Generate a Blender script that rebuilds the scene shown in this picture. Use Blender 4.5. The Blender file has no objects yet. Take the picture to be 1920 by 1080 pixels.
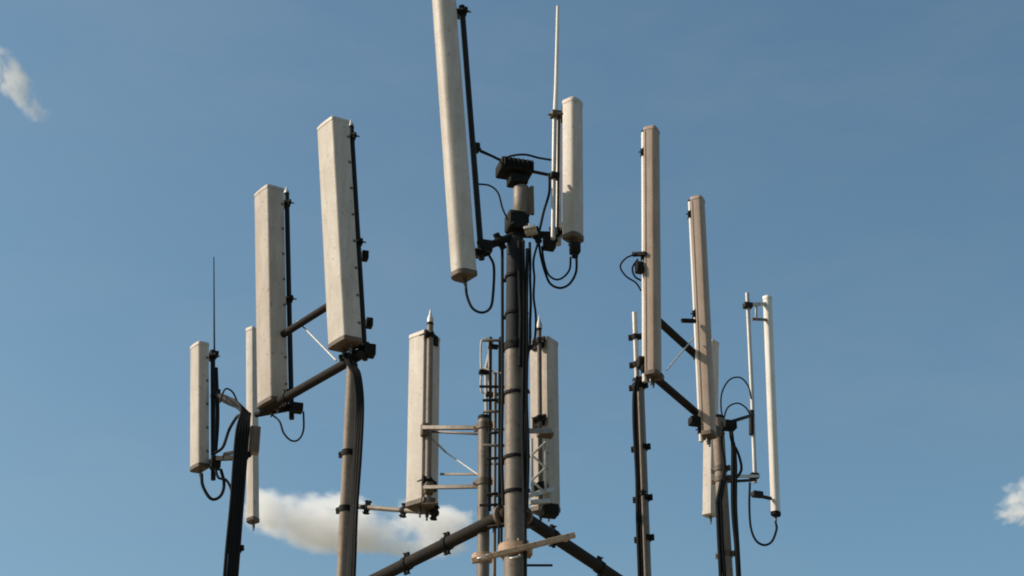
import bpy, bmesh, math, random
from mathutils import Vector, Matrix
random.seed(7)
R = math.radians
scene = bpy.context.scene
col = scene.collection

# ------------------------------------------------------------------ camera
F_PX = 3300.0            # focal length in pixels of the 1920 px wide photograph
PITCH = 28.0
CAM = Vector((0, 0, 1.6))
cd = bpy.data.cameras.new('camera')
cd.sensor_width = 36.0
cd.lens = F_PX / 1920 * 36.0
cd.clip_start = 0.1
cd.clip_end = 20000
cam = bpy.data.objects.new('camera', cd)
col.objects.link(cam)
cam.location = CAM
cam.rotation_euler = (R(90 + PITCH), 0, 0)
scene.camera = cam

# ------------------------------------------------------------------ light
SUN_DIR = Vector((-1.0, -0.06, 0.78)).normalized()
sun_el = math.asin(SUN_DIR.z)
sun_az = math.atan2(SUN_DIR.x, SUN_DIR.y)       # clockwise from +Y
world = bpy.data.worlds.new('World')
scene.world = world
world.use_nodes = True
wn = world.node_tree
wn.nodes.clear()
sky = wn.nodes.new('ShaderNodeTexSky')
sky.sky_type = 'NISHITA'
sky.sun_disc = False
sky.sun_elevation = sun_el
sky.sun_rotation = sun_az
sky.altitude = 100
sky.air_density = 1.0
sky.dust_density = 2.0
sky.ozone_density = 1.0
tint = wn.nodes.new('ShaderNodeMix')          # the slightly teal cast of the photograph's sky
tint.data_type = 'RGBA'
tint.blend_type = 'MULTIPLY'
tint.inputs[0].default_value = 1.0
tint.inputs[7].default_value = (0.86, 1.08, 1.015, 1)
bg = wn.nodes.new('ShaderNodeBackground')
bg.inputs['Strength'].default_value = 0.126
wo = wn.nodes.new('ShaderNodeOutputWorld')
wn.links.new(sky.outputs[0], tint.inputs[6])
tcw = wn.nodes.new('ShaderNodeTexCoord')           # faint uneven veil of high haze over the whole sky
mpw = wn.nodes.new('ShaderNodeMapping')
mpw.inputs['Scale'].default_value = (2.2, 2.2, 6.0)
mpw.inputs['Rotation'].default_value = (0.25, 0.15, 0)
nzw = wn.nodes.new('ShaderNodeTexNoise')
nzw.inputs['Scale'].default_value = 2.3
nzw.inputs['Detail'].default_value = 6
nzw.inputs['Roughness'].default_value = .62
mrw = wn.nodes.new('ShaderNodeMapRange')
mrw.inputs['From Min'].default_value = .42
mrw.inputs['From Max'].default_value = .85
mrw.inputs['To Max'].default_value = .17
veil = wn.nodes.new('ShaderNodeMix')
veil.data_type = 'RGBA'
veil.inputs[7].default_value = (2.9, 3.3, 3.6, 1)
wn.links.new(tcw.outputs['Generated'], mpw.inputs[0])
wn.links.new(mpw.outputs[0], nzw.inputs['Vector'])
wn.links.new(nzw.outputs['Fac'], mrw.inputs[0])
wn.links.new(mrw.outputs[0], veil.inputs[0])
wn.links.new(tint.outputs[2], veil.inputs[6])
wn.links.new(veil.outputs[2], bg.inputs[0])
wn.links.new(bg.outputs[0], wo.inputs[0])

sd = bpy.data.lights.new('sun', 'SUN')
sd.energy = 4.9
sd.angle = R(0.53)
sd.color = (1.0, 0.84, 0.69)
sun = bpy.data.objects.new('sun', sd)
col.objects.link(sun)
sun.rotation_euler = SUN_DIR.to_track_quat('Z', 'Y').to_euler()

vs = scene.view_settings
vs.view_transform = 'Standard'
vs.look = 'None'
vs.exposure = 0.0
vs.gamma = 1.0
vs.use_curve_mapping = False
scene.cycles.use_denoising = True
scene.cycles.max_bounces = 24
scene.cycles.volume_bounces = 24
scene.cycles.filter_width = 1.9

# ------------------------------------------------------------------ geometry helpers
ct, st = math.cos(R(PITCH)), math.sin(R(PITCH))

def P(px, py, Y):
    """point of the world plane y = Y seen at pixel (px, py) of the photograph"""
    v = (540 - py) / F_PX
    dy = ct - v * st
    dz = st + v * ct
    t = Y / dy
    return Vector(((px - 960) / F_PX * t, Y, CAM.z + dz * t))

def proj(p):
    q = p - CAM
    depth = q.y * ct + q.z * st
    up = -q.y * st + q.z * ct
    return 960 + F_PX * q.x / depth, 540 - F_PX * up / depth

def zat(py, Y):
    return P(960, py, Y).z

def frame_of(axis, hint=None):
    a = axis.normalized()
    h = hint or (Vector((0, 0, 1)) if abs(a.z) < 0.9 else Vector((1, 0, 0)))
    s = a.cross(h)
    if s.length < 1e-6:
        s = a.cross(Vector((0, 1, 0)))
    s.normalize()
    n = s.cross(a).normalized()
    return a, s, n

def add_loft(bm, rings, cap=True):
    vs_ = [[bm.verts.new(p) for p in r] for r in rings]
    n = len(vs_[0])
    for a, b in zip(vs_[:-1], vs_[1:]):
        for i in range(n):
            bm.faces.new((a[i], a[(i + 1) % n], b[(i + 1) % n], b[i]))
    if cap:
        bm.faces.new(list(reversed(vs_[0])))
        bm.faces.new(vs_[-1])

def add_tube(bm, pts, r, n=10, cap=True):
    pts = [Vector(p) for p in pts]
    rs = r if isinstance(r, (list, tuple)) else [r] * len(pts)
    rings = []
    d0 = (pts[1] - pts[0]).normalized()
    _, s, nn = frame_of(d0)
    prev = d0
    for i, p in enumerate(pts):
        if i == 0: d = d0
        elif i == len(pts) - 1: d = (pts[-1] - pts[-2]).normalized()
        else: d = ((pts[i + 1] - p).normalized() + (p - pts[i - 1]).normalized()).normalized()
        q = prev.rotation_difference(d)
        s = q @ s; nn = q @ nn
        prev = d
        rings.append([p + (s * math.cos(2 * math.pi * k / n) + nn * math.sin(2 * math.pi * k / n)) * rs[i] for k in range(n)])
    add_loft(bm, rings, cap)

def smooth_path(pts, sub=8):
    pts = [Vector(p) for p in pts]
    out = []
    for i in range(len(pts) - 1):
        p0 = pts[i - 1] if i else pts[0] * 2 - pts[1]
        p1, p2 = pts[i], pts[i + 1]
        p3 = pts[i + 2] if i + 2 < len(pts) else pts[-1] * 2 - pts[-2]
        for k in range(sub):
            t = k / sub
            out.append(0.5 * ((2 * p1) + (-p0 + p2) * t + (2 * p0 - 5 * p1 + 4 * p2 - p3) * t * t + (-p0 + 3 * p1 - 3 * p2 + p3) * t ** 3))
    out.append(pts[-1])
    return out

def add_box(bm, c, size, ax=None, bevel=0.0):
    """box centred at c; ax = three unit vectors"""
    c = Vector(c)
    ax = ax or (Vector((1, 0, 0)), Vector((0, 1, 0)), Vector((0, 0, 1)))
    h = [s / 2 for s in size]
    b = bevel
    if b <= 0:
        b = min(size) * 0.08
    # bevelled box: chamfered section lofted along ax[2]
    sec = [(h[0] - b, h[1]), (h[0], h[1] - b), (h[0], -h[1] + b), (h[0] - b, -h[1]),
           (-h[0] + b, -h[1]), (-h[0], -h[1] + b), (-h[0], h[1] - b), (-h[0] + b, h[1])]
    rings = []
    for z, k in ((-h[2], 1 - b / max(h[0], h[1]) * .6), (-h[2] + b, 1), (h[2] - b, 1), (h[2], 1 - b / max(h[0], h[1]) * .6)):
        rings.append([c + ax[0] * x * k + ax[1] * y * k + ax[2] * z for x, y in sec])
    add_loft(bm, rings)

def bar(bm, a, b, w, h, up=None):
    a, b = Vector(a), Vector(b)
    d, s, n = frame_of(b - a, up)
    add_box(bm, (a + b) / 2, (w, h, (b - a).length), (s, n, d))

def ring_clamp(bm, c, axis, r, h, ears=None):
    """a two-part band clamp round a pipe, with ears and bolts"""
    a, s, n = frame_of(axis)
    if ears is not None:
        e = (Vector(ears) - a * Vector(ears).dot(a)).normalized()
        s, n = e, a.cross(e)
    ring = lambda rr, z: [c + a * z + (s * math.cos(2 * math.pi * k / 14) + n * math.sin(2 * math.pi * k / 14)) * rr for k in range(14)]
    add_loft(bm, [ring(r * 1.02, -h / 2), ring(r + .012, -h / 2 + .003), ring(r + .012, h / 2 - .003), ring(r * 1.02, h / 2)])
    for sg in (-1, 1):
        add_box(bm, c + s * sg * (r + .028), (.05, .03, h), (s, n, a))
        add_tube(bm, [c + s * sg * (r + .035) - n * .045, c + s * sg * (r + .035) + n * .045], .008, 6)

def add_lathe(bm, c, axis, prof, n=14):
    a, s, nn = frame_of(axis)
    rings = [[c + a * z + (s * math.cos(2 * math.pi * k / n) + nn * math.sin(2 * math.pi * k / n)) * r for k in range(n)] for r, z in prof]
    add_loft(bm, rings)

# ------------------------------------------------------------------ materials
def ramp(nt, fac, stops):
    r = nt.nodes.new('ShaderNodeValToRGB')
    e = r.color_ramp.elements
    e[0].position, e[0].color = stops[0][0], (*stops[0][1], 1)
    e[1].position, e[1].color = stops[-1][0], (*stops[-1][1], 1)
    for p, c in stops[1:-1]:
        x = e.new(p); x.color = (*c, 1)
    nt.links.new(fac, r.inputs[0])
    return r.outputs[0]

def noise(nt, vec, scale, detail=4, rough=.6):
    n = nt.nodes.new('ShaderNodeTexNoise')
    n.inputs['Scale'].default_value = scale
    n.inputs['Detail'].default_value = detail
    n.inputs['Roughness'].default_value = rough
    nt.links.new(vec, n.inputs['Vector'])
    return n.outputs['Fac']

def material(name, base, dirt, rust=None, rough=.6, metal=0.0, scale=6.0, streak=True, amount=.5, spots=0.0, bump=.15):
    m = bpy.data.materials.new(name)
    m.use_nodes = True
    nt = m.node_tree
    bs = nt.nodes['Principled BSDF']
    geo = nt.nodes.new('ShaderNodeNewGeometry')
    mp = nt.nodes.new('ShaderNodeMapping')
    mp.inputs['Scale'].default_value = (1, 1, .14 if streak else 1)
    nt.links.new(geo.outputs['Position'], mp.inputs[0])
    f1 = noise(nt, mp.outputs[0], scale * 2.2, 6)
    f2 = noise(nt, geo.outputs['Position'], scale * .6, 5)
    mx = nt.nodes.new('ShaderNodeMath'); mx.operation = 'MULTIPLY_ADD'
    nt.links.new(f1, mx.inputs[0]); mx.inputs[1].default_value = .6
    m2 = nt.nodes.new('ShaderNodeMath'); m2.operation = 'MULTIPLY'
    nt.links.new(f2, m2.inputs[0]); m2.inputs[1].default_value = .4
    nt.links.new(m2.outputs[0], mx.inputs[2])
    lo = .62 - amount * .3
    c = ramp(nt, mx.outputs[0], [(lo - .12, base), (lo + .22, dirt)])
    if rust:
        f3 = noise(nt, geo.outputs['Position'], scale * 3.1, 8, .7)
        k = ramp(nt, f3, [(.54, (0, 0, 0)), (.66, (1, 1, 1))])
        mix = nt.nodes.new('ShaderNodeMix'); mix.data_type = 'RGBA'
        nt.links.new(k, mix.inputs[0]); nt.links.new(c, mix.inputs[6])
        mix.inputs[7].default_value = (*rust, 1)
        c = mix.outputs[2]
    if spots:
        f4 = noise(nt, geo.outputs['Position'], 17, 5, .62)
        k = ramp(nt, f4, [(.61, (0, 0, 0)), (.69, (spots, spots, spots))])
        mix = nt.nodes.new('ShaderNodeMix'); mix.data_type = 'RGBA'
        nt.links.new(k, mix.inputs[0]); nt.links.new(c, mix.inputs[6])
        mix.inputs[7].default_value = (dirt[0] * .45, dirt[1] * .42, dirt[2] * .38, 1)
        c = mix.outputs[2]
    nt.links.new(c, bs.inputs['Base Color'])
    bs.inputs['Roughness'].default_value = rough
    bs.inputs['Metallic'].default_value = metal
    fr = noise(nt, geo.outputs['Position'], scale * 5, 4)
    rr = nt.nodes.new('ShaderNodeMapRange')
    rr.inputs['To Min'].default_value = rough - .12
    rr.inputs['To Max'].default_value = min(1, rough + .15)
    nt.links.new(fr, rr.inputs[0]); nt.links.new(rr.outputs[0], bs.inputs['Roughness'])
    bp = nt.nodes.new('ShaderNodeBump')
    bp.inputs['Strength'].default_value = bump
    bp.inputs['Distance'].default_value = .01
    nt.links.new(noise(nt, geo.outputs['Position'], scale * 7, 5), bp.inputs['Height'])
    nt.links.new(bp.outputs[0], bs.inputs['Normal'])
    return m

M = {}
M['radome'] = material('weathered_radome', (.55, .495, .44), (.40, .34, .285), rough=.55, spots=.6, amount=.75)
M['radome_old'] = material('older_yellowed_radome', (.53, .47, .415), (.35, .29, .24), rough=.6, spots=.8, amount=.95, scale=4.0)
M['radome_tan'] = material('tan_radome', (.37, .28, .215), (.27, .19, .14), rough=.55, spots=.35, amount=.6)
M['radome_white'] = material('white_radome', (.64, .61, .57), (.52, .47, .41), rough=.5, spots=.2, amount=.35)
M['cap'] = material('brown_with_cap_shade', (.12, .08, .05), (.06, .04, .025), rough=.6, spots=.4)  # brown hardware; for end caps the underside shade is put into the colour
M['galv'] = material('galvanised_steel', (.20, .165, .13), (.11, .08, .058), rust=(.12, .065, .038), rough=.55, metal=.1, spots=.3)
M['galv_pale'] = material('pale_galvanised_steel', (.52, .51, .49), (.33, .30, .26), rough=.45, metal=.2, spots=.3)
M['dark'] = material('dark_painted_steel', (.011, .0105, .011), (.022, .014, .009), rust=(.034, .017, .009), rough=.85, metal=0)
M['black'] = material('black_bracket_steel', (.006, .0065, .007), (.012, .010, .008), rough=.8, metal=0)
M['pipe'] = material('dark_mounting_pipe', (.013, .018, .025), (.024, .022, .02), rough=.75, metal=0)
M['rusty'] = material('rusty_flange', (.46, .32, .22), (.28, .17, .10), rust=(.20, .10, .05), rough=.75, metal=0)
M['cable'] = material('black_cable_jacket', (.004, .005, .006), (.009, .0085, .008), rough=.8)
M['tan_steel'] = material('tan_weathered_steel', (.26, .20, .15), (.14, .10, .07), rust=(.15, .08, .045), rough=.65, spots=.3)
M['groove'] = material('brown_groove', (.17, .115, .08), (.11, .07, .048), rough=.7)
for k_ in ('dark', 'black', 'pipe', 'cable'):
    M[k_].node_tree.nodes['Principled BSDF'].inputs['Specular IOR Level'].default_value = .22
M['brass'] = material('connector_metal', (.16, .14, .12), (.07, .06, .05), rough=.4, metal=.7)
M['concrete'] = material('concrete', (.36, .34, .31), (.24, .22, .19), rough=.9, streak=False)
M['ground'] = material('dry_ground', (.20, .165, .11), (.12, .105, .06), rough=.95, streak=False, scale=.35, bump=.3)

# ------------------------------------------------------------------ object helpers
def finish(name, bm, mat, org, parent=None):
    bmesh.ops.recalc_face_normals(bm, faces=bm.faces)
    for f in bm.faces: f.smooth = True
    for e in bm.edges:
        if len(e.link_faces) == 2 and e.calc_face_angle(0) > R(38): e.smooth = False
    bmesh.ops.translate(bm, verts=bm.verts, vec=-org)
    me = bpy.data.meshes.new(name)
    bm.to_mesh(me); bm.free()
    me.materials.append(mat)
    o = bpy.data.objects.new(name, me)
    col.objects.link(o)
    if parent: o.parent = parent
    return o

def tag(o, label=None, cat=None, group=None, kind=None):
    if label: o['label'] = label
    if cat: o['category'] = cat
    if group: o['group'] = group
    if kind: o['kind'] = kind
    return o

class Thing:
    def __init__(s, name, label, cat, loc, group=None):
        s.o = bpy.data.objects.new(name, None)
        s.o.empty_display_size = .1
        col.objects.link(s.o)
        s.org = Vector(loc)
        s.o.location = s.org
        tag(s.o, label, cat, group)
    def part(s, name, fn, mat, label=None, under=None):
        bm = bmesh.new(); fn(bm)
        o = finish(name, bm, M[mat], s.org, under or s.o)
        if label: o['label'] = label
        return o

def single(name, fn, mat, label, cat, loc, group=None):
    bm = bmesh.new(); fn(bm)
    o = finish(name, bm, M[mat], Vector(loc))
    o.location = Vector(loc)
    return tag(o, label, cat, group)

# ------------------------------------------------------------------ the setting
def ground_bm(bm):
    n = 48
    ext = 5000.0
    def g(i): 
        t = (i / n) * 2 - 1
        return math.copysign(abs(t) ** 3, t) * ext
    rows = [[bm.verts.new((g(i), g(j), 0.0)) for i in range(n + 1)] for j in range(n + 1)]
    for j in range(n):
        for i in range(n):
            bm.faces.new((rows[j][i], rows[j][i + 1], rows[j + 1][i + 1], rows[j + 1][i]))
bm = bmesh.new(); ground_bm(bm)
g = finish('ground', bm, M['ground'], Vector((0, 0, 0)))
g['kind'] = 'structure'

# frame lines of the triangular head frame
C0 = Vector((0.02, 16.0, 0))
L1 = Vector((-1.84, 18.3, 0)); L2 = Vector((-3.32, 20.1, 0))
R1 = Vector((1.49, 18.84, 0)); R2 = Vector((2.66, 20.9, 0))
NL = Vector((-.79, -.62, 0)).normalized()
NR = Vector((.90, -.44, 0)).normalized()
Z_LOW = zat(957, 16.0)           # the lower frame
Z = Vector((0, 0, 1))
def at(p, z): return Vector((p.x, p.y, z))

# ------------------------------------------------------------------ central mast
Y0 = 16.0
mx = P(966, 800, Y0).x
z_top = zat(448, Y0); z_mid = zat(655, Y0); z_fl = zat(1032, Y0)
t = Thing('mast', 'thick upright tubular mast in the middle of the frame carrying the topmost antennas', 'mast', (mx, Y0, 0))
t.part('foundation', lambda b: add_box(b, (mx, Y0, .2), (1.8, 1.8, .4), bevel=.03), 'concrete')
def f(b):
    add_tube(b, [(mx, Y0, .4), (mx, Y0, z_fl - .03)], .112, 20)
t.part('lower_tube', f, 'galv')
def f(b):
    add_tube(b, [(mx, Y0, z_fl + .03), (mx, Y0, z_mid)], .105, 20)
t.part('middle_tube', f, 'galv')
def f(b):
    add_lathe(b, Vector((mx, Y0, z_fl)), Z, [(.115, -.045), (.165, -.042), (.165, .042), (.112, .045)], 20)
    for k in range(8):
        a = k * math.pi / 4 + .2
        c = Vector((mx + .14 * math.cos(a), Y0 + .14 * math.sin(a), z_fl))
        add_tube(b, [c - Z * .07, c + Z * .07], .012, 6)
t.part('flange', f, 'rusty', 'rust coloured bolted flange')
t.part('upper_tube', lambda b: add_tube(b, [(mx, Y0, z_mid + .002), (mx, Y0, z_top)], [.098, .088], 20), 'pipe', 'dark upper mast tube')
t.part('collar', lambda b: ring_clamp(b, Vector((mx, Y0, z_mid + .02)), Z, .104, .09), 'black')
for py in (520, 590, 740, 860, 925):
    zz = zat(py, Y0)
    t.part('band', lambda b: ring_clamp(b, Vector((mx, Y0, zz)), Z, .108 if py > 655 else .096, .035, (1, -.6, 0)), 'black')

# mast head
ax3 = (Vector((.96, .28, 0)), Vector((-.28, .96, 0)), Z)
zc = zat(418, Y0)
t.part('clamp_box', lambda b: add_box(b, (P(969, 418, Y0).x, Y0, zc), (.22, .2, .2), ax3), 'black')
z0, z1 = zat(404, Y0), zat(352, Y0)
def f(b):
    x = P(978, 380, Y0).x
    add_lathe(b, Vector((x, Y0, z0)), Z, [(.085, 0), (.092, .01), (.092, z1 - z0 - .02), (.08, z1 - z0)], 18)
t.part('stub', f, 'galv')
t.part('stub_strap', lambda b: add_tube(b, [P(997, 350, Y0 - .06), P(998, 402, Y0 - .06)], .022, 8), 'cap')
z2 = zat(318, Y0)
t.part('head_box', lambda b: add_box(b, (P(965, 318, Y0).x, Y0, z2), (.36, .26, .13), ax3), 'black')
t.part('neck', lambda b: add_box(b, (P(970, 342, Y0).x, Y0, (z1 + z2 - .08) / 2 + .01), (.2, .16, .1), ax3), 'black')
for k in range(7):
    t.part('fin', lambda b: add_box(b, Vector((P(965, 318, Y0).x, Y0, z2)) + ax3[0] * (-.15 + k * .05) - ax3[1] * .14, (.008, .05, .10), ax3), 'black')
for dx, dz in ((-.08, -.07), (.08, -.07), (-.08, .07), (.08, .07)):
    t.part('bolt', lambda b: add_lathe(b, Vector((P(969, 418, Y0).x, Y0, zc)) + ax3[0] * dx - ax3[1] * .10 + Z * dz, -ax3[1], [(.014, 0), (.014, .012), (.008, .014), (.008, .026)], 6), 'brass')
for dx in (-.12, -.04, .05, .13):
    p = P(965, 300, Y0) + ax3[0] * dx
    p.z = z2 + .06
    t.part('gland', lambda b: add_lathe(b, p, Z, [(.018, 0), (.022, .01), (.02, .045), (.012, .055)], 10), 'black')

# ------------------------------------------------------------------ antennas
def solve_axis(top, bot, Y, n, tiltable=True):
    """bottom and top centre of an antenna that leans only along n"""
    B = P(bot[0], bot[1], Y)
    L, d = 2.4, 0.0
    for _ in range(30):
        def pt(L, d): return B + Z * L + n * d
        e0 = proj(pt(L, d)); e1 = proj(pt(L + .01, d)); e2 = proj(pt(L, d + .01))
        a, b_, c, dd = (e1[0] - e0[0]) / .01, (e2[0] - e0[0]) / .01, (e1[1] - e0[1]) / .01, (e2[1] - e0[1]) / .01
        rx, ry = top[0] - e0[0], top[1] - e0[1]
        det = a * dd - b_ * c
        L += (rx * dd - b_ * ry) / det
        d += (a * ry - c * rx) / det
    return B, B + Z * L + n * d

def section(w, d, rf, rb, bulge, k=1.0, g=0.0):
    """closed outline (s, n) of a radome: rounded front corners rf, back corners rb, bulging front"""
    w, d = w / 2 + g, d / 2 + g
    pts = []
    for cx, cy, r, a0 in ((w - rf, d - rf, rf, 0), (-w + rf, d - rf, rf, 90), (-w + rb, -d + rb, rb, 180), (w - rb, -d + rb, rb, 270)):
        for q in range(6):
            a = R(a0 + q * 18)
            x, y = cx + r * math.cos(a), cy + r * math.sin(a)
            if y > 0: y += bulge * (1 - (x / w) ** 2)
            pts.append((x * k, y * k))
        if a0 == 0:
            for q in range(1, 5):
                x = (w - rf) * (1 - 2 * q / 5)
                pts.append((x * k, (d + bulge * (1 - (x / w) ** 2)) * k))
    return pts

def antenna(label, top, bot, Y, n, w, d, mat='radome', rf=.03, rb=.012, bulge=.012, off=.27, pipe_px=None,
            pipe_ext=(.12, .25), pipe_r=.032, pipe_mat='pipe', pipe_label=None, spike=None, conns=2, brackets=(.06, .94), group='panel antennas on the mast frame',
            ribs=0, clips=0, grooves=(), pipe_side=0.0, bottom='cap', n_pipe=None):
    n = Vector(n).normalized()
    B, A = solve_axis(top, bot, Y, n)
    u = (A - B).normalized()
    nn = (n - u * n.dot(u)).normalized()
    s = u.cross(nn).normalized()
    L = (A - B).length
    T = Thing('panel_antenna', label, 'antenna', B, group)
    def ring(z, k=1.0, g=0.0):
        return [B + u * z + s * x + nn * y for x, y in section(w, d, rf, rb, bulge, k, g)]
    rad = T.part('radome', lambda b: add_loft(b, [ring(.02), ring(.05)] + [ring(L * q / 8) for q in range(1, 8)] + [ring(L - .05), ring(L - .02)]), mat)
    T.part('top_cap', lambda b: add_loft(b, [ring(L - .055, 1, .004), ring(L - .015, 1, .004), ring(L - .004, .975), ring(L, .9)]), mat)
    cap = T.part('bottom_cap', lambda b: add_loft(b, [ring(0, .9), ring(.004, .97), ring(.012, 1, .004), ring(.06, 1, .004)]), bottom)
    for q in range(ribs):
        T.part('seam_strip', lambda b: add_loft(b, [ring(L * (q + 1) / (ribs + 1) - .012, 1, .003), ring(L * (q + 1) / (ribs + 1) + .012, 1, .003)]), mat)
    for q in range(clips):
        z_ = L * (q + .7) / (clips + .4)
        for sg in (-1, 1):
            T.part('clip', lambda b: add_box(b, B + u * z_ + s * sg * (w / 2 + .002) - nn * (d / 2 - .03), (.016, .03, .028), (s, nn, u)), 'cap')
    for g0 in grooves:
        for sg in (-1, 1):
            T.part('groove', lambda b: add_box(b, B + u * (L / 2) + s * sg * (w / 2) + nn * (g0 * d), (.006, d * .11, L - .14), (s, nn, u)), 'groove')
    cps = []
    for q in range(conns):
        c = B + s * ((q - (conns - 1) / 2) * w * .42) - nn * d * .1
        T.part('connector', lambda b: add_lathe(b, c, -u, [(.022, -.005), (.022, .02), (.015, .024), (.018, .03), (.018, .07), (.011, .078), (.011, .11)], 12), 'brass')
        cps.append(c - u * .1)
    # mounting pipe behind
    if off:
        side = s * pipe_side
        p0 = B - nn * off + side - u * pipe_ext[1]
        p1 = A - nn * off + side + u * pipe_ext[0]
        PT = Thing('mounting_pipe', pipe_label or 'dark pipe standing behind ' + label, 'pipe', p0, 'mounting pipes of the panel antennas')
        PT.part('tube', lambda b: add_tube(b, [p0, p1], pipe_r, 12), pipe_mat)
        PT.part('tube_cap', lambda b: add_lathe(b, p1, u, [(pipe_r * 1.05, -.02), (pipe_r * 1.08, .004), (pipe_r * .7, .012)], 12), 'black')
        if spike:
            PT.part('spike', lambda b: add_tube(b, [p1 + u * .01, p1 + u * spike * .35, p1 + u * spike * .6, p1 + u * spike], [.036, .034, .018, .006], 10), 'galv_pale')
        for q in brackets:
            c = B + u * L * q - nn * off + side
            br = T.part('bracket', lambda b: (ring_clamp(b, c, u, pipe_r, .07, s),
                                              bar(b, c + nn * pipe_r - side * .0, c + nn * (off - d / 2 + .004) - side, .05, .045, u),
                                              add_box(b, B + u * L * q - nn * (d / 2 + .012), (min(.16, w * .8), .02, .11), (s, nn, u))), 'black')
            T.part('bolt', lambda b: add_tube(b, [c + s * (pipe_r + .03) - nn * .07, c + s * (pipe_r + .03) + nn * .09], .009, 6), 'brass')
    else:
        p0, p1 = B, A
    T.B, T.A, T.u, T.n, T.s, T.cps, T.p0, T.p1, T.L = B, A, u, nn, s, cps, p0, p1, L
    return T

A640 = antenna('tallest pale box antenna of the left frame, above the tan pole', (624, 232), (647, 650), 18.15, NL, .36, .24, pipe_label='dark pipe standing behind the tallest left box antenna', clips=8, ribs=0, off=.27, pipe_ext=(.03, .12), spike=.10, brackets=(.015, .47, .96))
A510 = antenna('second tallest pale box antenna of the left frame, above the outer left pole', (504, 358), (511, 762), 19.65, NL, .35, .24, mat='radome_old', pipe_label='dark pipe standing behind the second tallest left box antenna', clips=8, off=.27, pipe_ext=(.03, .12), spike=.10, brackets=(.015, .50, .96))
A375 = antenna('short pale antenna at the far left with a thin whip beside it', (374, 646), (374, 882), 21.0, NL, .25, .15, pipe_label='dark pipe behind the short far left antenna', clips=5, mat='radome', off=.2, pipe_ext=(-.05, .1), brackets=(.08, .92), conns=1)
AT1 = antenna('long leaning antenna left of the mast top, cut by the upper photo edge', (829, -24), (869, 522), 15.6, NL, .22, .19, pipe_label='dark leaning pipe behind the long antenna at the mast top', rf=.075, bulge=.02, off=.255, pipe_ext=(-.16, -.27), spike=None, brackets=(.10, .93), mat='radome', ribs=0, conns=1)
AT2 = antenna('rounded antenna at the top right of the mast beside the tall thin whip', (1074, 190), (1075, 452), 16.15, (.78, -.63, 0), .19, .15, mat='radome', rf=.035, bulge=.015, off=.2, pipe_ext=(-.06, -.02), pipe_mat='galv_pale', brackets=(.1, .93), conns=2,
               pipe_label='pale pipe between the mast head and the rounded top right antenna')
AC1 = antenna('pale antenna with a spiked pipe left of the mast, held by two steel arms', (796, 630), (791, 955), 17.1, (-.8, .6, 0), .27, .22, pipe_label='grey spiked pipe behind the antenna left of the mast', off=.16, pipe_side=.10, pipe_ext=(.06, .02), spike=.17, pipe_r=.034, brackets=(.12, .96), conns=2, pipe_mat='galv', rf=.02)
AC2 = antenna('pale antenna with a spiked pipe just right of the mast, partly behind it', (1020, 640), (1023, 962), 17.45, (.6, .8, 0), .25, .2, mat='radome_old', pipe_label='brown spiked pipe at the antenna just right of the mast', off=.17, pipe_side=-.06, pipe_ext=(.06, .02), spike=.17, pipe_r=.024, brackets=(.12, .5, .96), conns=2, rf=.02, pipe_mat='cap')
A1215 = antenna('tallest tan antenna of the right frame, nearest to the mast', (1222, 242), (1225, 708), 18.7, NR, .19, .145, grooves=(-.34, .30), mat='radome_tan', off=.106, pipe_ext=(-.01, .04), pipe_mat='radome_white', pipe_r=.034, brackets=(.03, .47, .9), bulge=.01,
                pipe_label='white pipe running up the left side of the tallest tan antenna')
A1310 = antenna('second tan antenna of the right frame, right of the tallest one', (1308, 372), (1330, 820), 20.2, NR, .18, .14, grooves=(-.34,), mat='radome_tan', off=.106, pipe_ext=(-.01, .04), pipe_mat='radome_white', pipe_r=.03, brackets=(.03, .5, .93), bulge=.01,
                pipe_label='white pipe running up the left side of the second tan antenna')
A1440 = antenna('narrow white antenna at the far right of the frame', (1439, 556), (1455, 968), 22.0, (.75, -.66, 0), .115, .09, mat='radome_white', off=0, conns=1, rf=.03, bulge=.008, bottom='black')
ALB = antenna('pale antenna facing away behind the left outer pole', (472, 616), (474, 980), 21.5, (-.88, .47, 0), .13, .12, mat='radome', off=0, conns=1)
ARB = antenna('pale antenna facing away behind the right outer pole', (1334, 640), (1331, 968), 22.3, (-.75, .66, 0), .16, .15, mat='radome', off=0, conns=1, bottom='radome')

# ------------------------------------------------------------------ poles of the frame
def pole(label, base, z0, z1, r, mat, clamps=(), top_mat='galv', flanges=(), cl_mat='black'):
    T = Thing('frame_pole', label, 'pole', at(base, z0), 'upright poles of the antenna frame')
    T.part('tube', lambda b: add_tube(b, [at(base, z0), at(base, z1)], r, 16), mat)
    T.part('tube_cap', lambda b: add_lathe(b, at(base, z1), Z, [(r * 1.04, -.03), (r * 1.06, .006), (r * .5, .02)], 16), 'black')
    for z in clamps:
        T.part('clamp', lambda b: ring_clamp(b, at(base, z), Z, r, .07, (1, -.5, 0)), cl_mat)
    for z in flanges:
        T.part('flange', lambda b: add_lathe(b, at(base, z), Z, [(r * 1.05, -.03), (r + .05, -.028), (r + .05, .028), (r * 1.05, .03)], 16), 'rusty', 'rust coloured flange')
    return T

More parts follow.
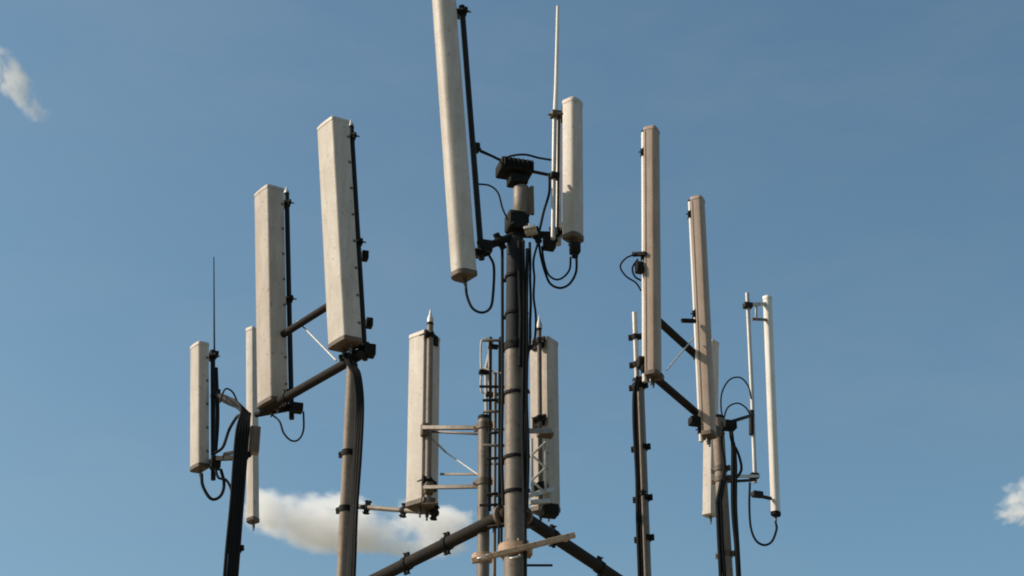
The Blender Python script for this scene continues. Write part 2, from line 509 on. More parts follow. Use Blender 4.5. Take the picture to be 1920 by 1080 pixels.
zl = Z_LOW - .35
pole('tan lit pole under the tallest left antenna', L1, zl, zat(684, L1.y), .062, 'tan_steel', [zat(y, L1.y) for y in (850, 955)])
pole('outer left pole under the two left antennas, mostly hidden by black cables', L2, zl, zat(776, L2.y), .068, 'tan_steel', [zat(y, L2.y) for y in (855, 1030)])
pole('grey pole under the tallest tan antenna on the right', R1, zl, zat(712, R1.y), .066, 'galv', [zat(y, R1.y) for y in (725, 840, 935, 1010)])
pole('outer right pole wrapped in black cables', R2, zl, zat(782, R2.y), .078, 'tan_steel', [zat(y, R2.y) for y in (880, 900, 1040)], cl_mat='cap')
c905 = Vector((P(907, 900, 16.45).x, 16.45, 0))
pole('thinner pole standing close to the left of the mast', c905, 0, zat(782, 16.45), .062, 'galv', [zat(y, 16.45) for y in (800, 905, 985)], flanges=[zat(1046, 16.45)], cl_mat='cap')

# ------------------------------------------------------------------ arms
def arm(label, a, b, r, mat='dark', clamps=(), square=False, name='cross_arm', cat='arm', cr=None):
    T = Thing(name, label, cat, a, 'steel arms of the antenna frame')
    if square:
        T.part('beam', lambda m: bar(m, a, b, r * 2, r * 2), mat)
    else:
        T.part('tube', lambda m: add_tube(m, [a, b], r, 14), mat)
    for q in clamps:
        T.part('clamp', lambda m: ring_clamp(m, a.lerp(b, q), b - a, r, .07, Z), 'black')
    if r > .06:
        d_ = (b - a).normalized()
        T.part('end_flange', lambda m: add_lathe(m, a + d_ * .09, d_, [(r, -.02), (r + .04, -.018), (r + .04, .018), (r, .02)], 16), 'groove')
        T.part('gusset', lambda m: bar(m, a + d_ * .0 - Z * (r + .05), a + d_ * .26 - Z * (r - .005), .014, .09, Z.cross(d_)), 'dark')
    return T
dL = (L2 - L1).normalized(); dR = (R2 - R1).normalized()
def shift(p, n, k): return p + n * k
# lower frame: from the mast outwards
arm('thick dark beam running from the mast down to the left', at(C0, Z_LOW) + (L1 - C0).normalized() * .10, at(L2, 2 * zat(1119, L1.y) - Z_LOW) + dL * .5, .064, clamps=(.17, .29, .5))
arm('thick dark beam running from the mast down to the right', at(C0, Z_LOW) + (R1 - C0).normalized() * .10, at(R2, Z_LOW) + dR * .5, .062, clamps=(.12, .3, .5))
arm('beam closing the lower frame at the back', at(L2, Z_LOW) , at(R2, Z_LOW), .06)
# upper frames, left and right
zla, zlb = zat(672, 18.3), zat(556, 18.5)
arm('lower dark arm between the two tall left antennas', at(L1, zla) - dL * .15 - NL * .02, at(L2, zla) - dL * .40, .055, clamps=(.1, .75))
arm('upper dark arm between the two tall left antennas', at(L1, zlb) - dL * .05, at(L2, zlb) - dL * .36, .045, clamps=(.08, .9))
zra, zrb = zat(680, 18.84), zat(562, 18.84)
arm('lower dark arm between the two tan antennas on the right', at(R1, zra) + dR * .12, at(R2, zra) + dR * .1, .05, clamps=(.12, .8))
arm('upper dark arm between the two tan antennas on the right', at(R1, zrb) + dR * .3, at(R2, zrb) - dR * .35, .05, clamps=(.12, .9))
# arms on the mast head
pm = Vector((mx, Y0, 0))
zt = zat(436, Y0)
a0 = at(pm, zt)
pT1 = AT1.p0 + AT1.u * .12
arm('black arm from the mast top to the long leaning antenna', at(pm, zt - .03), pT1, .04, 'black', clamps=(.45, .92))
pT2 = AT2.p0 + AT2.u * .12
arm('black arm from the mast top to the rounded right antenna', at(pm, zt - .02), pT2, .04, 'black', clamps=(.5, .9))
arm('thin upper stay from the head box to the long leaning antenna', P(938, 300, 15.9), P(892, 278, 15.75), .014, 'pipe', name='stay_rod', cat='rod')
arm('thin upper stay from the head box to the rounded right antenna', P(1000, 322, 15.95), P(1040, 330, 16.05), .018, 'pipe', name='stay_rod', cat='rod')
# box clamp at foot of the leaning antenna's pipe
single('pipe_clamp', lambda b: (add_box(b, P(909, 464, 15.75), (.14, .12, .13), ax3), add_tube(b, [P(895, 456, 15.7), P(932, 452, 15.8)], .015, 6)), 'black', 'black block clamp at the foot of the leaning antenna pipe', 'clamp', P(909, 464, 15.75))
single('pipe_clamp', lambda b: (add_box(b, P(891, 277, 15.75), (.09, .09, .09), ax3), add_tube(b, [P(882, 277, 15.7), P(902, 279, 15.7)], .012, 6)), 'black', 'small black clamp halfway up the leaning antenna pipe', 'clamp', P(891, 277, 15.75))
single('pipe_clamp', lambda b: (add_box(b, P(1078, 466, 16.1), (.1, .1, .12), ax3), add_lathe(b, P(1078, 476, 16.1), -Z, [(.035, 0), (.035, .04), (.015, .05)], 10)), 'black', 'black connector block under the rounded top right antenna', 'clamp', P(1078, 466, 16.1))
single('pipe_clamp', lambda b: (add_box(b, P(1030, 455, 16.0), (.12, .1, .16), ax3),), 'black', 'black clamp between the mast top and the rounded antenna foot', 'clamp', P(1030, 455, 16.0))
single('pipe_clamp', lambda b: ring_clamp(b, P(995, 432, 15.85), Vector((1, -.2, .1)), .03, .12), 'galv_pale', 'pale metal clamp beside the mast top', 'clamp', P(995, 432, 15.85))

# side pole clamp blocks of A640 / A510 pipes
for (px, py, Y, lab) in ((684, 480, 18.35, 'small dark clamp at the middle of the tallest left antenna pipe'), (692, 606, 18.4, 'dark clamp low on the tallest left antenna pipe')):
    c = P(px, py, Y)
    single('pipe_clamp', lambda b: (add_box(b, c, (.08, .1, .11), ax3), add_tube(b, [c - ax3[1] * .1, c + ax3[1] * .1], .012, 6)), 'black', lab, 'clamp', c)

# ------------------------------------------------------------------ bracket arms of the two middle antennas
def lattice(label, a0, a1, b0, b1, r, mats='galv'):
    """two parallel rails a0-a1 and b0-b1 with a diagonal between"""
    T = Thing('bracket_arm', label, 'bracket', a1, 'bracket arms of the middle antennas')
    T.part('rail', lambda m: bar(m, a0, a1, r * 2, r * 2), mats)
    T.part('rail', lambda m: bar(m, b0, b1, r * 1.3, r * 1.3), mats)
    return T
p_c1 = AC1.p0
up = lambda y: P(805, y, 17.0)
T = Thing('bracket_arm', 'upper pale steel arm holding the antenna left of the mast', 'bracket', P(905, 803, 16.5), 'bracket arms of the middle antennas')
T.part('rail', lambda m: bar(m, P(793, 802, 16.85), P(903, 802, 16.45), .036, .042, Z), 'galv')
T.part('rail', lambda m: bar(m, P(800, 809, 17.0), P(903, 814, 16.6), .022, .022, Z), 'galv')
T.part('brace', lambda m: add_tube(m, [P(797, 808, 16.9), P(836, 848, 17.05)], .012, 8), 'galv_pale')
T.part('brace', lambda m: add_tube(m, [P(836, 848, 17.05), P(899, 892, 16.55)], .007, 6), 'galv_pale')
T.part('clamp', lambda m: add_box(m, P(796, 806, 16.9), (.07, .09, .13), ax3), 'cap')
T = Thing('bracket_arm', 'lower steel arm holding the foot of the antenna left of the mast', 'bracket', P(905, 908, 16.5), 'bracket arms of the middle antennas')
T.part('rail', lambda m: bar(m, P(795, 914, 16.85), P(903, 912, 16.45), .032, .038, Z), 'galv')
T.part('rail', lambda m: bar(m, P(826, 889, 16.95), P(903, 889, 16.6), .018, .022, Z), 'galv')
T.part('clamp', lambda m: add_box(m, P(804, 916, 16.9), (.09, .09, .12), ax3), 'cap')
T.part('clamp', lambda m: (add_box(m, P(803, 940, 16.95), (.13, .1, .05), ax3), add_tube(m, [P(790, 946, 16.85), P(822, 944, 16.85)], .014, 6)), 'cap')
arm('thin horizontal bar from the tan left pole to the antenna foot', P(672, 950, 18.3), P(818, 962, 17.1), .026, 'galv', name='stay_rod', cat='rod', clamps=(.12, .6, .98))
# right of the mast
T = Thing('bracket_arm', 'upper steel arm from the mast to the antenna on its right', 'bracket', P(985, 808, 16.2), 'bracket arms of the middle antennas')
T.part('rail', lambda m: bar(m, P(975, 808, 16.1), P(1032, 808, 16.85), .04, .05, Z), 'galv')
T.part('clamp', lambda m: add_box(m, P(1022, 815, 16.9), (.16, .09, .05), ax3), 'cap')
T = Thing('bracket_arm', 'zigzag lattice bracket in front of the antenna right of the mast', 'bracket', P(1010, 930, 16.8), 'bracket arms of the middle antennas')
T.part('upright', lambda m: bar(m, P(997, 822, 16.8), P(998, 925, 16.8), .03, .03, Vector((1, 0, 0))), 'galv_pale')
T.part('upright', lambda m: bar(m, P(1022, 828, 16.8), P(1023, 925, 16.8), .025, .025, Vector((1, 0, 0))), 'galv_pale')
for k in range(4):
    ya = 830 + k * 24
    T.part('brace', lambda m: add_tube(m, [P(998 if k % 2 else 1022, ya, 16.78), P(1022 if k % 2 else 998, ya + 22, 16.78)], .012, 8), 'galv_pale')
T.part('crosspiece', lambda m: bar(m, P(992, 930, 16.7), P(1036, 916, 17.25), .045, .04, Z), 'galv_pale')
T.part('crosspiece', lambda m: bar(m, P(993, 942, 16.7), P(1030, 940, 16.8), .05, .045, Z), 'galv_pale')
T.part('clamp', lambda m: add_box(m, P(1030, 958, 16.9), (.17, .14, .12), ax3), 'black')
T = Thing('tie_bar', 'rust coloured bar crossing in front of the mast foot up to the right beam', 'bar', P(885, 1052, 15.8))
T.part('rail', lambda m: bar(m, P(884, 1052, 15.80), P(1078, 1003, 15.86), .045, .05, Z), 'rusty')
T.part('end_plate', lambda m: bar(m, P(1058, 1009, 15.88), P(1060, 1012, 16.6), .05, .04, Z), 'rusty')
for px_ in (905, 966):
    T.part('u_bolt', lambda m: add_tube(m, smooth_path([P(px_ - 8, 1046, 15.78), P(px_ - 9, 1047, 15.74), P(px_, 1045, 15.72), P(px_ + 9, 1042, 15.74), P(px_ + 8, 1041, 15.78)], 3), .010, 6), 'galv_pale')
T = Thing('cable_ladder', 'dark narrow cable ladder between the slim dipole column and the mast', 'ladder', P(930, 960, 16.2))
for px_ in (919, 938):
    b0 = P(px_, 800, 16.22)
    T.part('rail', lambda m: bar(m, at(b0, zat(958, 16.22)), at(b0, zat(632, 16.22)), .018, .03, Vector((1, 0, 0))), 'dark')
for k in range(15):
    y_ = 640 + k * 22 + random.uniform(-6, 6); xa = random.choice((899, 905, 912, 917)); xb = random.choice((938, 942, 946))
    if random.random() < .3: continue
    T.part('rung', lambda m: bar(m, P(xa, y_, 16.21), P(xb, y_ - random.uniform(-1, 3), 16.2), random.uniform(.018, .034), .024, Z), 'black' if k % 3 else 'galv')
arm('thin dark rod beside the mast low on the right', P(985, 1060, 16.1), P(1035, 1060, 16.3), .012, 'pipe', name='stay_rod', cat='rod')

# small dipole column left of mast
T = Thing('dipole_antenna', 'slim pale dipole column with dark clamps just left of the mast', 'antenna', P(915, 782, 16.4))
T.part('support_pipe', lambda m: add_tube(m, [P(912, 788, 16.45), P(911, 690, 16.45), P(923, 640, 16.45)], .018, 8), 'galv_pale')
for y0, y1 in ((636, 694), (700, 738)):
    T.part('loop', lambda m: add_tube(m, smooth_path([P(908, y1, 16.4), P(902, y1 - 6, 16.4), P(902, y0 + 8, 16.4), P(908, y0, 16.4), P(915, y0 + 4, 16.4), P(917, y1 - 4, 16.4)], 4), .011, 8), 'galv_pale')
for px, py, w in ((925, 650, .1), (908, 698, .11), (922, 740, .12), (940, 752, .09)):
    T.part('clamp', lambda m: add_box(m, P(px, py, 16.38), (w, .06, .035), ax3), 'black')
T.part('gusset', lambda m: add_tube(m, [P(905, 690, 16.4), P(940, 700, 16.1)], .01, 6), 'galv')
# slim riser pipes between
T = Thing('slim_pipe', 'slim grey pipe squeezed between the mast and the thinner pole', 'pipe', P(930, 960, 16.3))
T.part('tube', lambda m: add_tube(m, [at(P(928, 800, 16.3), Z_LOW - 1.0), at(P(928, 800, 16.3), zat(700, 16.3))], .02, 10), 'galv')
for y in (805, 870, 930):
    T.part('clamp', lambda m: bar(m, P(915, y, 16.4), P(948, y, 16.1), .02, .02, Z), 'black')

# ------------------------------------------------------------------ whips and pipes
T = Thing('whip_antenna', 'tall thin white whip antenna above the rounded top right antenna', 'antenna', P(1040, 300, 15.85))
T.part('rod', lambda m: add_tube(m, [P(1041, 215, 15.85), P(1043, 160, 15.85), P(1046, 12, 15.85)], [.028, .024, .018], 10), 'radome_white')
T.part('base_pipe', lambda m: add_tube(m, [P(1037, 448, 15.85), P(1040, 214, 15.85)], .026, 10), 'galv_pale')
T.part('clamp', lambda m: (add_box(m, P(1042, 215, 15.83), (.11, .09, .07), ax3), add_tube(m, [P(1028, 215, 15.8), P(1056, 213, 15.78)], .012, 6)), 'cap')
T.part('clamp', lambda m: add_box(m, P(1040, 330, 15.83), (.09, .09, .06), ax3), 'black')
T.part('feeder', lambda m: add_tube(m, [P(1048, 214, 15.8), P(1047, 330, 15.8), P(1045, 440, 15.8)], .012, 8), 'black')
T = Thing('whip_antenna', 'thin dark whip antenna right of the short far left antenna', 'antenna', P(401, 660, 21.1))
T.part('rod', lambda m: add_tube(m, [P(402, 672, 21.1), P(401.5, 600, 21.1), P(401, 482, 21.1)], [.014, .011, .007], 8), 'pipe')
T.part('base_clamp', lambda m: add_box(m, P(401, 664, 21.08), (.12, .09, .07), ax3), 'black')
T = Thing('whip_antenna', 'thin pale pipe antenna left of the narrow white antenna at far right', 'antenna', P(1417, 925, 21.7))
T.part('rod', lambda m: add_tube(m, [P(1416, 905, 21.7), P(1410, 740, 21.7), P(1401, 550, 21.7)], .029, 10), 'galv_pale')
T.part('sleeve', lambda m: add_tube(m, [P(1409, 815, 21.68), P(1409, 770, 21.68)], .036, 10), 'pipe')
T.part('clamp', lambda m: add_box(m, P(1402, 573, 21.68), (.12, .1, .07), ax3), 'pipe')
T.part('clamp', lambda m: add_box(m, P(1414, 893, 21.68), (.11, .1, .07), ax3), 'black')
T = Thing('bracket_arm', 'upper bracket joining the thin pale pipe to the narrow white antenna', 'bracket', P(1415, 580, 21.8), 'bracket arms of the outer antennas')
T.part('rail', lambda m: bar(m, P(1402, 571, 21.7), P(1437, 570, 21.9), .04, .05, Z), 'galv_pale')
T.part('rail', lambda m: bar(m, P(1410, 598, 21.75), P(1440, 600, 21.9), .03, .035, Z), 'galv')
T.part('link', lambda m: bar(m, P(1418, 570, 21.8), P(1418, 600, 21.8), .05, .03, Vector((1, 0, 0))), 'galv_pale')
T = Thing('bracket_arm', 'lower bracket from the outer right pole to the thin pale pipe', 'bracket', P(1395, 893, 21.2), 'bracket arms of the outer antennas')
T.part('rail', lambda m: bar(m, P(1365, 893, 20.95), P(1422, 893, 21.68), .05, .035, Z), 'galv_pale')
T.part('rail', lambda m: bar(m, P(1365, 903, 20.9), P(1416, 900, 21.65), .035, .035, Z), 'black')
T = Thing('bracket_arm', 'middle bracket with black clamp from the outer right pole top', 'bracket', P(1380, 800, 21.2), 'bracket arms of the outer antennas')
T.part('rail', lambda m: bar(m, P(1350, 797, 20.9), P(1412, 778, 21.65), .045, .045, Z), 'pipe')
T.part('clamp', lambda m: (add_box(m, P(1367, 798, 20.85), (.17, .14, .11), ax3),), 'black')
T = Thing('bracket_arm', 'foot bracket between the thin pale pipe and the narrow white antenna', 'bracket', P(1420, 925, 21.7), 'bracket arms of the outer antennas')
T.part('rail', lambda m: bar(m, P(1408, 926, 21.7), P(1446, 935, 21.95), .035, .04, Z), 'pipe')
T.part('clamp', lambda m: add_box(m, P(1420, 927, 21.68), (.14, .09, .07), ax3), 'pipe')
# brackets of far left antenna
T = Thing('bracket_arm', 'lower black bracket from the outer left pole to the short antenna', 'bracket', P(440, 860, 20.3), 'bracket arms of the outer antennas')
T.part('rail', lambda m: bar(m, P(448, 858, 20.2), P(402, 860, 20.95), .05, .06, Z), 'black')
T.part('rail', lambda m: bar(m, P(448, 846, 20.2), P(420, 852, 20.7), .035, .04, Z), 'black')
T.part('clamp', lambda m: add_box(m, P(404, 868, 20.9), (.13, .12, .16), ax3), 'black')
T = Thing('bracket_arm', 'upper bent black bracket from the outer left pole to the short antenna', 'bracket', P(450, 765, 20.3), 'bracket arms of the outer antennas')
T.part('rail', lambda m: add_tube(m, smooth_path([P(403, 738, 20.95), P(422, 748, 20.7), P(445, 762, 20.4), P(456, 772, 20.2)], 4), .03, 10), 'pipe')
T.part('clamp', lambda m: add_box(m, P(404, 738, 20.93), (.12, .1, .1), ax3), 'black')
T = Thing('bracket_arm', 'dark foot bracket under the second tall left antenna', 'bracket', P(550, 765, 19.8), 'bracket arms of the left frame')
T.part('rail', lambda m: bar(m, P(478, 778, 19.9), P(566, 762, 19.75), .06, .05, Z), 'black')
T.part('clamp', lambda m: add_box(m, P(556, 765, 19.72), (.15, .12, .11), ax3), 'black')
T = Thing('bracket_arm', 'dark foot bracket under the tallest left antenna', 'bracket', P(690, 655, 18.4), 'bracket arms of the left frame')
T.part('rail', lambda m: bar(m, P(636, 672, 18.3), P(700, 652, 18.35), .07, .06, Z), 'black')
T.part('clamp', lambda m: add_box(m, P(692, 658, 18.3), (.14, .13, .14), ax3), 'black')
T = Thing('bracket_arm', 'brown foot bracket under the tallest tan antenna', 'bracket', P(1215, 712, 18.8), 'bracket arms of the right frame')
T.part('rail', lambda m: bar(m, P(1196, 712, 18.8), P(1244, 706, 18.7), .08, .06, Z), 'cap')
T.part('clamp', lambda m: add_box(m, P(1203, 680, 18.75), (.1, .12, .12), ax3), 'black')
T = Thing('bracket_arm', 'brown foot bracket under the second tan antenna', 'bracket', P(1330, 815, 20.5), 'bracket arms of the right frame')
T.part('rail', lambda m: bar(m, P(1312, 818, 20.6), P(1352, 808, 20.6), .12, .1, Z), 'cap')
T.part('clamp', lambda m: add_box(m, P(1302, 790, 20.2), (.13, .12, .1), ax3), 'black')
T = Thing('bracket_arm', 'small black bracket left of the tallest tan antenna', 'bracket', P(1200, 478, 18.7), 'bracket arms of the right frame')
T.part('rail', lambda m: bar(m, P(1186, 477, 18.7), P(1212, 476, 18.6), .045, .05, Z), 'black')
T.part('clamp', lambda m: add_box(m, P(1199, 502, 18.65), (.09, .1, .13), ax3), 'black')
T = Thing('bracket_arm', 'short black bracket between the two tan antennas', 'bracket', P(1290, 600, 20.0), 'bracket arms of the right frame')
T.part('rail', lambda m: bar(m, P(1278, 601, 20.0), P(1304, 602, 20.1), .04, .05, Z), 'black')
# thin brace wires
single('brace_wire', lambda m: add_tube(m, [P(556, 600, 19.42), P(630, 676, 18.55)], .010, 6), 'galv_pale', 'thin pale brace wire between the two tall left antennas', 'wire', P(580, 630, 19))
single('brace_wire', lambda m: add_tube(m, [P(1300, 634, 20.1), P(1250, 694, 19.15)], .010, 6), 'galv_pale', 'thin pale brace wire between the two tan antennas', 'wire', P(1275, 660, 19.6))

# ------------------------------------------------------------------ cables
def cable(pts, r, label, group=None, mat='cable', sub=8):
    p = smooth_path(pts, sub)
    o = p[0]
    return single('coax_cable', lambda m: add_tube(m, p, r, 8), mat, label, 'cable', o, group)
q = lambda L_, Y: [P(a, b, Y) for a, b in L_]
cable([AT1.cps[0] + Z * .03] + q([(876, 556), (886, 578), (904, 586), (920, 576), (925, 545), (926, 500), (918, 480)], 15.65) , .014, 'black cable looping below the long leaning antenna')
cable(q([(1081, 480), (1080, 510), (1068, 532), (1050, 540), (1032, 532), (1022, 510), (1014, 480), (1010, 452)], 16.0), .013, 'outer black cable loop below the rounded top right antenna')
cable(q([(1070, 482), (1068, 505), (1056, 520), (1042, 524), (1028, 514), (1020, 490), (1016, 462)], 16.0), .011, 'inner black cable loop below the rounded top right antenna')
cable(q([(940, 300), (960, 292), (985, 290), (1010, 296), (1034, 300)], 15.9), .012, 'dark cable arching over the head box to the whip')
cable(q([(1030, 325), (1030, 360), (1020, 395), (1012, 430)], 15.85), .014, 'dark cable hanging right of the mast head')
cable(q([(895, 345), (918, 348), (934, 362), (942, 390), (952, 412)], 15.86), .010, 'thin dark cable from the leaning antenna pipe to the mast head')
cable(q([(900, 284), (920, 292), (936, 300)], 15.8), .012, 'short dark cable from the small clamp to the head box')
cable(q([(378, 888), (380, 910), (392, 932), (404, 936), (416, 926), (420, 905), (414, 880)], 20.9), .021, 'black cable loop under the short far left antenna')
cable(q([(404, 880), (410, 896), (424, 900), (434, 920), (440, 960)], 20.5), .016, 'black cable from the short antenna clamp to the outer left pole')
cable(q([(405, 690), (408, 780), (404, 850)], 20.95), .026, 'black cable running down beside the short far left antenna')
cable(q([(412, 755), (422, 730), (436, 735), (446, 756)], 20.6), .012, 'thin dark cable arching above the outer left pole')
cable(q([(402, 850), (418, 838), (430, 805)], 20.6) + [P(446, 780, 20.2), P(452, 786, 20.05)], .02, 'dark cable slanting up to the outer left pole top')
cable([A510.cps[0] + Z * .03] + q([(524, 790), (532, 812), (546, 826), (560, 824), (569, 806), (569, 772)], 19.6), .012, 'thin cable loop under the second tall left antenna')
cable(q([(1194, 476), (1174, 484), (1163, 500), (1174, 518), (1192, 530), (1202, 545)], 18.65), .011, 'thin dark cable loop left of the tallest tan antenna')
cable(q([(1196, 486), (1186, 502), (1190, 518), (1202, 526)], 18.65), .012, 'short dark cable inside the loop at the tallest tan antenna')
cable(q([(1358, 795), (1352, 765), (1354, 735), (1368, 712), (1388, 708), (1403, 724), (1409, 748)], 21.3), .011, 'thin bluish cable arch above the outer right pole')
cable(q([(1356, 790), (1364, 765), (1382, 756), (1398, 764), (1408, 780)], 21.3), .011, 'lower thin cable arch above the outer right pole')
cable([A1440.cps[0] + Z * .02] + q([(1456, 992), (1448, 1014), (1434, 1022), (1418, 1014), (1408, 990), (1405, 950), (1406, 905)], 21.9), .016, 'long black cable loop below the narrow white antenna')
cable(q([(1378, 900), (1390, 880), (1384, 850), (1372, 826), (1368, 800)], 21.0), .018, 'black cable bulging beside the outer right pole')
# bundles down the poles
def bundle(n, start, Yn, xs, x_end, label, group, r=.018, spread=4.0, ydown=None):
    pass
zb = Z_LOW - .35
ORD = ['leftmost', 'second from left', 'third from left', 'fourth from left', 'fifth from left', 'rightmost']
def nth(k, n):
    return ORD[k] if k < n - 1 else 'rightmost'
for k in range(4):      # L1: curve out of the frame end into the right flank of the pole
    dx = k * 3.6; base = P(668 + dx, 760, 18.2 - .02 * k)
    cable([(A640.cps[k // 2] + Z * .03 if k % 2 == 0 else P(636 + k * 3, 672, 18.4)), P(648 + dx, 672 + k, 18.19), P(656 + dx, 688, 18.17), P(664 + dx, 706, 18.16), P(669 + dx, 760, 18.18)] + [at(base + Vector((random.uniform(-.012, .012), 0, 0)), base.z + (zb - base.z) * j / 4) for j in range(1, 5)],
          .02, nth(k, 4) + ' black cable curving down the right side of the tan left pole', 'cables down the tan left pole')
for k in range(5):      # L2
    base = P(440 + k * 5.3, 850, 19.99 + .008 * k)
    cable([P(408, 738 + k * 2, 20.9), P(428 + k, 746 + k * 3, 20.6), P(446 + k * 3, 756 + k * 3, 20.15), P(453 + k * 3, 772 + k * 2, 20.0), P(445 + k * 5.2, 804, 19.98), base] + [at(base + Vector((random.uniform(-.006, .006), 0, 0)), base.z + (zb - base.z) * j / 4) for j in range(1, 5)],
          .022, nth(k, 5) + ' black cable of the bundle covering the outer left pole', 'cables down the outer left pole')
for k, (x0, yt) in enumerate(((974, 455), (981, 455), (988, 470), (996, 452), (1003, 450), (943, 470))):   # mast top bundle
    base = P(x0, 600, 15.86 if x0 < 995 else 15.93)
    z1_ = zat(yt, 15.9); zend = zat((690, 960, 955, 640, 625, 950)[k], 15.9) if k != 1 else zb - 2
    pts = [at(base + Vector((random.uniform(-.012, .012), 0, 0)), z1_ + (zend - z1_) * j / 5) for j in range(6)]
    if k == 3: pts += [P(992, 655, 15.88), P(982, 700, 15.87), P(981, 900, 15.87)]
    if k == 4: pts += [P(998, 650, 15.9), P(988, 690, 15.87), P(986, 950, 15.87)]
    if k == 4: pts[0] = P(1012, 444, 15.85)
    cable(pts, (.018, .018, .018, .014, .012, .016)[k], ['leftmost cable right of centre on the front of the mast', 'second cable right of centre, running down the whole mast', 'third cable on the mast front, ending beside the flange', 'thin cable bending in below the mast top clamp', 'thinnest cable coming off the rounded antenna arm', 'black cable along the left edge of the upper mast'][k], 'cables down the mast')
for j_, x0 in enumerate((936, 941)):
    base = P(x0, 800, 16.12)
    cable([at(base, zat(640 + (x0 - 936) * 8, 16.12)), at(base, zat(800, 16.12)), at(base, zb)], .012, ('left' if j_ == 0 else 'right') + ' one of two thin black cables just left of the mast', 'cables left of the mast')
for x0, yy in ((1189, 725), (1195, 722)):     # R1
    base = P(x0, 800, 18.76)
    cable([P(x0 + 6, 706, 18.76), P(x0, yy + 10, 18.76), base] + [at(base + Vector((random.uniform(-.01, .01), 0, 0)), base.z + (zb - base.z) * j / 4) for j in range(1, 5)],
          .02, ('left' if x0 < 1192 else 'right') + ' black cable down the grey pole under the tallest tan antenna', 'cables down the grey right pole')
for k, (x0, yy) in enumerate(((1345, 900), (1351, 895), (1374, 800), (1379, 830))):   # R2
    base = P(x0, 950, 20.8)
    cable([P(x0 - (4 if x0 > 1360 else -8), yy, 20.8), P(x0, yy + 40, 20.8), base] + [at(base + Vector((random.uniform(-.01, .01), 0, 0)), base.z + (zb - base.z) * j / 4) for j in range(1, 5)],
          .024, nth(k, 4) + ' black cable running down the outer right pole', 'cables down the outer right pole')
ps = P(1192, 650, 18.84)
T = Thing('mounting_pipe', 'short pale pipe standing on the grey right pole, left of the tallest tan antenna', 'pipe', at(ps, zat(716, 18.84)), 'mounting pipes of the panel antennas')
T.part('tube', lambda m: add_tube(m, [at(ps, zat(716, 18.84)), at(ps, zat(586, 18.84))], .030, 12), 'galv_pale')
for y_ in (632, 684):
    T.part('clamp', lambda m: ring_clamp(m, at(ps, zat(y_, 18.84)), Z, .031, .07, (1, -.3, 0)), 'black')
pr = P(1204, 900, 18.74)  # added pipe, stands in for the sunlit strip down the pole
T = Thing('slim_pipe', 'slim pipe added as the lit strip on the front of the grey right pole', 'pipe', at(pr, zb))
T.part('tube', lambda m: add_tube(m, [at(pr, zb), at(pr, zat(735, 18.74))], .019, 10), 'galv')
T.part('collar', lambda m: ring_clamp(m, at(pr, zat(925, 18.74)), Z, .02, .05), 'black')
bx = P(477, 826, 20.2)
T = Thing('junction_box', 'small tan box fixed to the right side of the outer left pole', 'box', bx)
T.part('housing', lambda m: add_box(m, bx, (.13, .10, .36), ax3, bevel=.012), 'radome_tan')
T.part('lid', lambda m: add_box(m, bx - ax3[1] * .056, (.11, .014, .33), ax3), 'galv')
cable(q([(1356, 800), (1352, 830), (1358, 870), (1354, 905)], 20.8), .02, 'dark cable between the clamp blocks on top of the outer right pole')

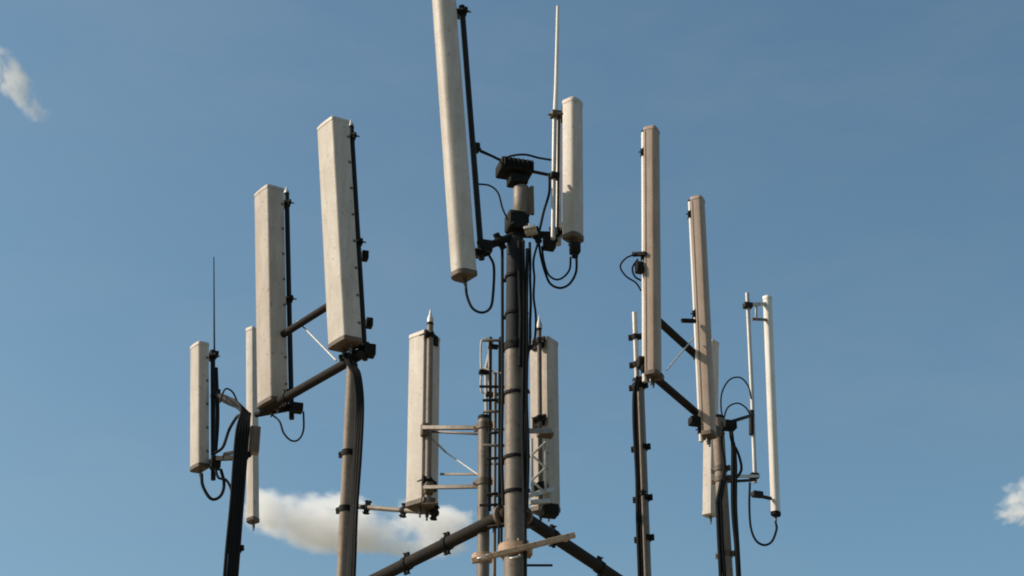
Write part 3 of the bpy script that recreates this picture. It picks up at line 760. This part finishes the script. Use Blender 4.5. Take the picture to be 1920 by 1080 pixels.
# ------------------------------------------------------------------ clouds: real volumes high above the land
def cloud(label, cx, cy, Y, sx, sy, sz, tilt, dens, nscale, thr, seed):
    c = P(cx, cy, Y)
    bm = bmesh.new()
    bmesh.ops.create_icosphere(bm, subdivisions=3, radius=1.0)
    me = bpy.data.meshes.new('cloud'); bm.to_mesh(me); bm.free()
    o = bpy.data.objects.new('cloud', me); col.objects.link(o)
    o.location = c; o.scale = (sx, sy, sz); o.rotation_euler = (0, R(tilt), 0)
    m = bpy.data.materials.new('cloud_vapour'); m.use_nodes = True
    nt = m.node_tree; nt.nodes.clear()
    tc = nt.nodes.new('ShaderNodeTexCoord')
    ln = nt.nodes.new('ShaderNodeVectorMath'); ln.operation = 'LENGTH'
    nt.links.new(tc.outputs['Object'], ln.inputs[0])
    fall = nt.nodes.new('ShaderNodeMapRange')
    fall.inputs['From Min'].default_value = 1.0; fall.inputs['From Max'].default_value = 0.35
    fall.interpolation_type = 'SMOOTHSTEP'
    nt.links.new(ln.outputs['Value'], fall.inputs[0])
    mp = nt.nodes.new('ShaderNodeMapping')
    mp.inputs['Location'].default_value = (seed, seed * .7, 0)
    mp.inputs['Scale'].default_value = (1, sy / sx, sz / sx * 1.5)
    nt.links.new(tc.outputs['Object'], mp.inputs[0])
    nz = nt.nodes.new('ShaderNodeTexNoise')
    nz.inputs['Scale'].default_value = nscale; nz.inputs['Detail'].default_value = 5; nz.inputs['Roughness'].default_value = .6
    nt.links.new(mp.outputs[0], nz.inputs['Vector'])
    # density = (noise - threshold rising towards the rim) * gain
    ad = nt.nodes.new('ShaderNodeMapRange')
    ad.inputs['To Min'].default_value = 1.0; ad.inputs['To Max'].default_value = thr
    nt.links.new(fall.outputs[0], ad.inputs[0])
    sb = nt.nodes.new('ShaderNodeMath'); sb.operation = 'SUBTRACT'
    nt.links.new(nz.outputs['Fac'], sb.inputs[0]); nt.links.new(ad.outputs[0], sb.inputs[1])
    mr = nt.nodes.new('ShaderNodeMath'); mr.operation = 'MULTIPLY'; mr.use_clamp = False
    nt.links.new(sb.outputs[0], mr.inputs[0]); mr.inputs[1].default_value = dens
    mm = nt.nodes.new('ShaderNodeMath'); mm.operation = 'MAXIMUM'; mm.inputs[1].default_value = 0.0
    nt.links.new(mr.outputs[0], mm.inputs[0]); mr = mm
    pv = nt.nodes.new('ShaderNodeVolumePrincipled')
    pv.inputs['Color'].default_value = (.99, .985, .98, 1)
    pv.inputs['Anisotropy'].default_value = 0.0
    nt.links.new(mr.outputs[0], pv.inputs['Density'])
    out = nt.nodes.new('ShaderNodeOutputMaterial')
    nt.links.new(pv.outputs[0], out.inputs['Volume'])
    me.materials.append(m)
    tag(o, label, 'cloud')
    return o
cloud('long ragged white cloud low behind the left poles and the mast', 668, 984, 900, 142, 46, 30, 6, .95, 4.4, .42, 4.3)
cloud('small wispy cloud at the upper left edge', 14, 140, 900, 76, 24, 19, 52, .5, 5.2, .42, 9.4)
cloud('small cloud cut by the right edge near the bottom', 1930, 945, 900, 36, 24, 26, -25, .55, 4.4, .42, 5.2)
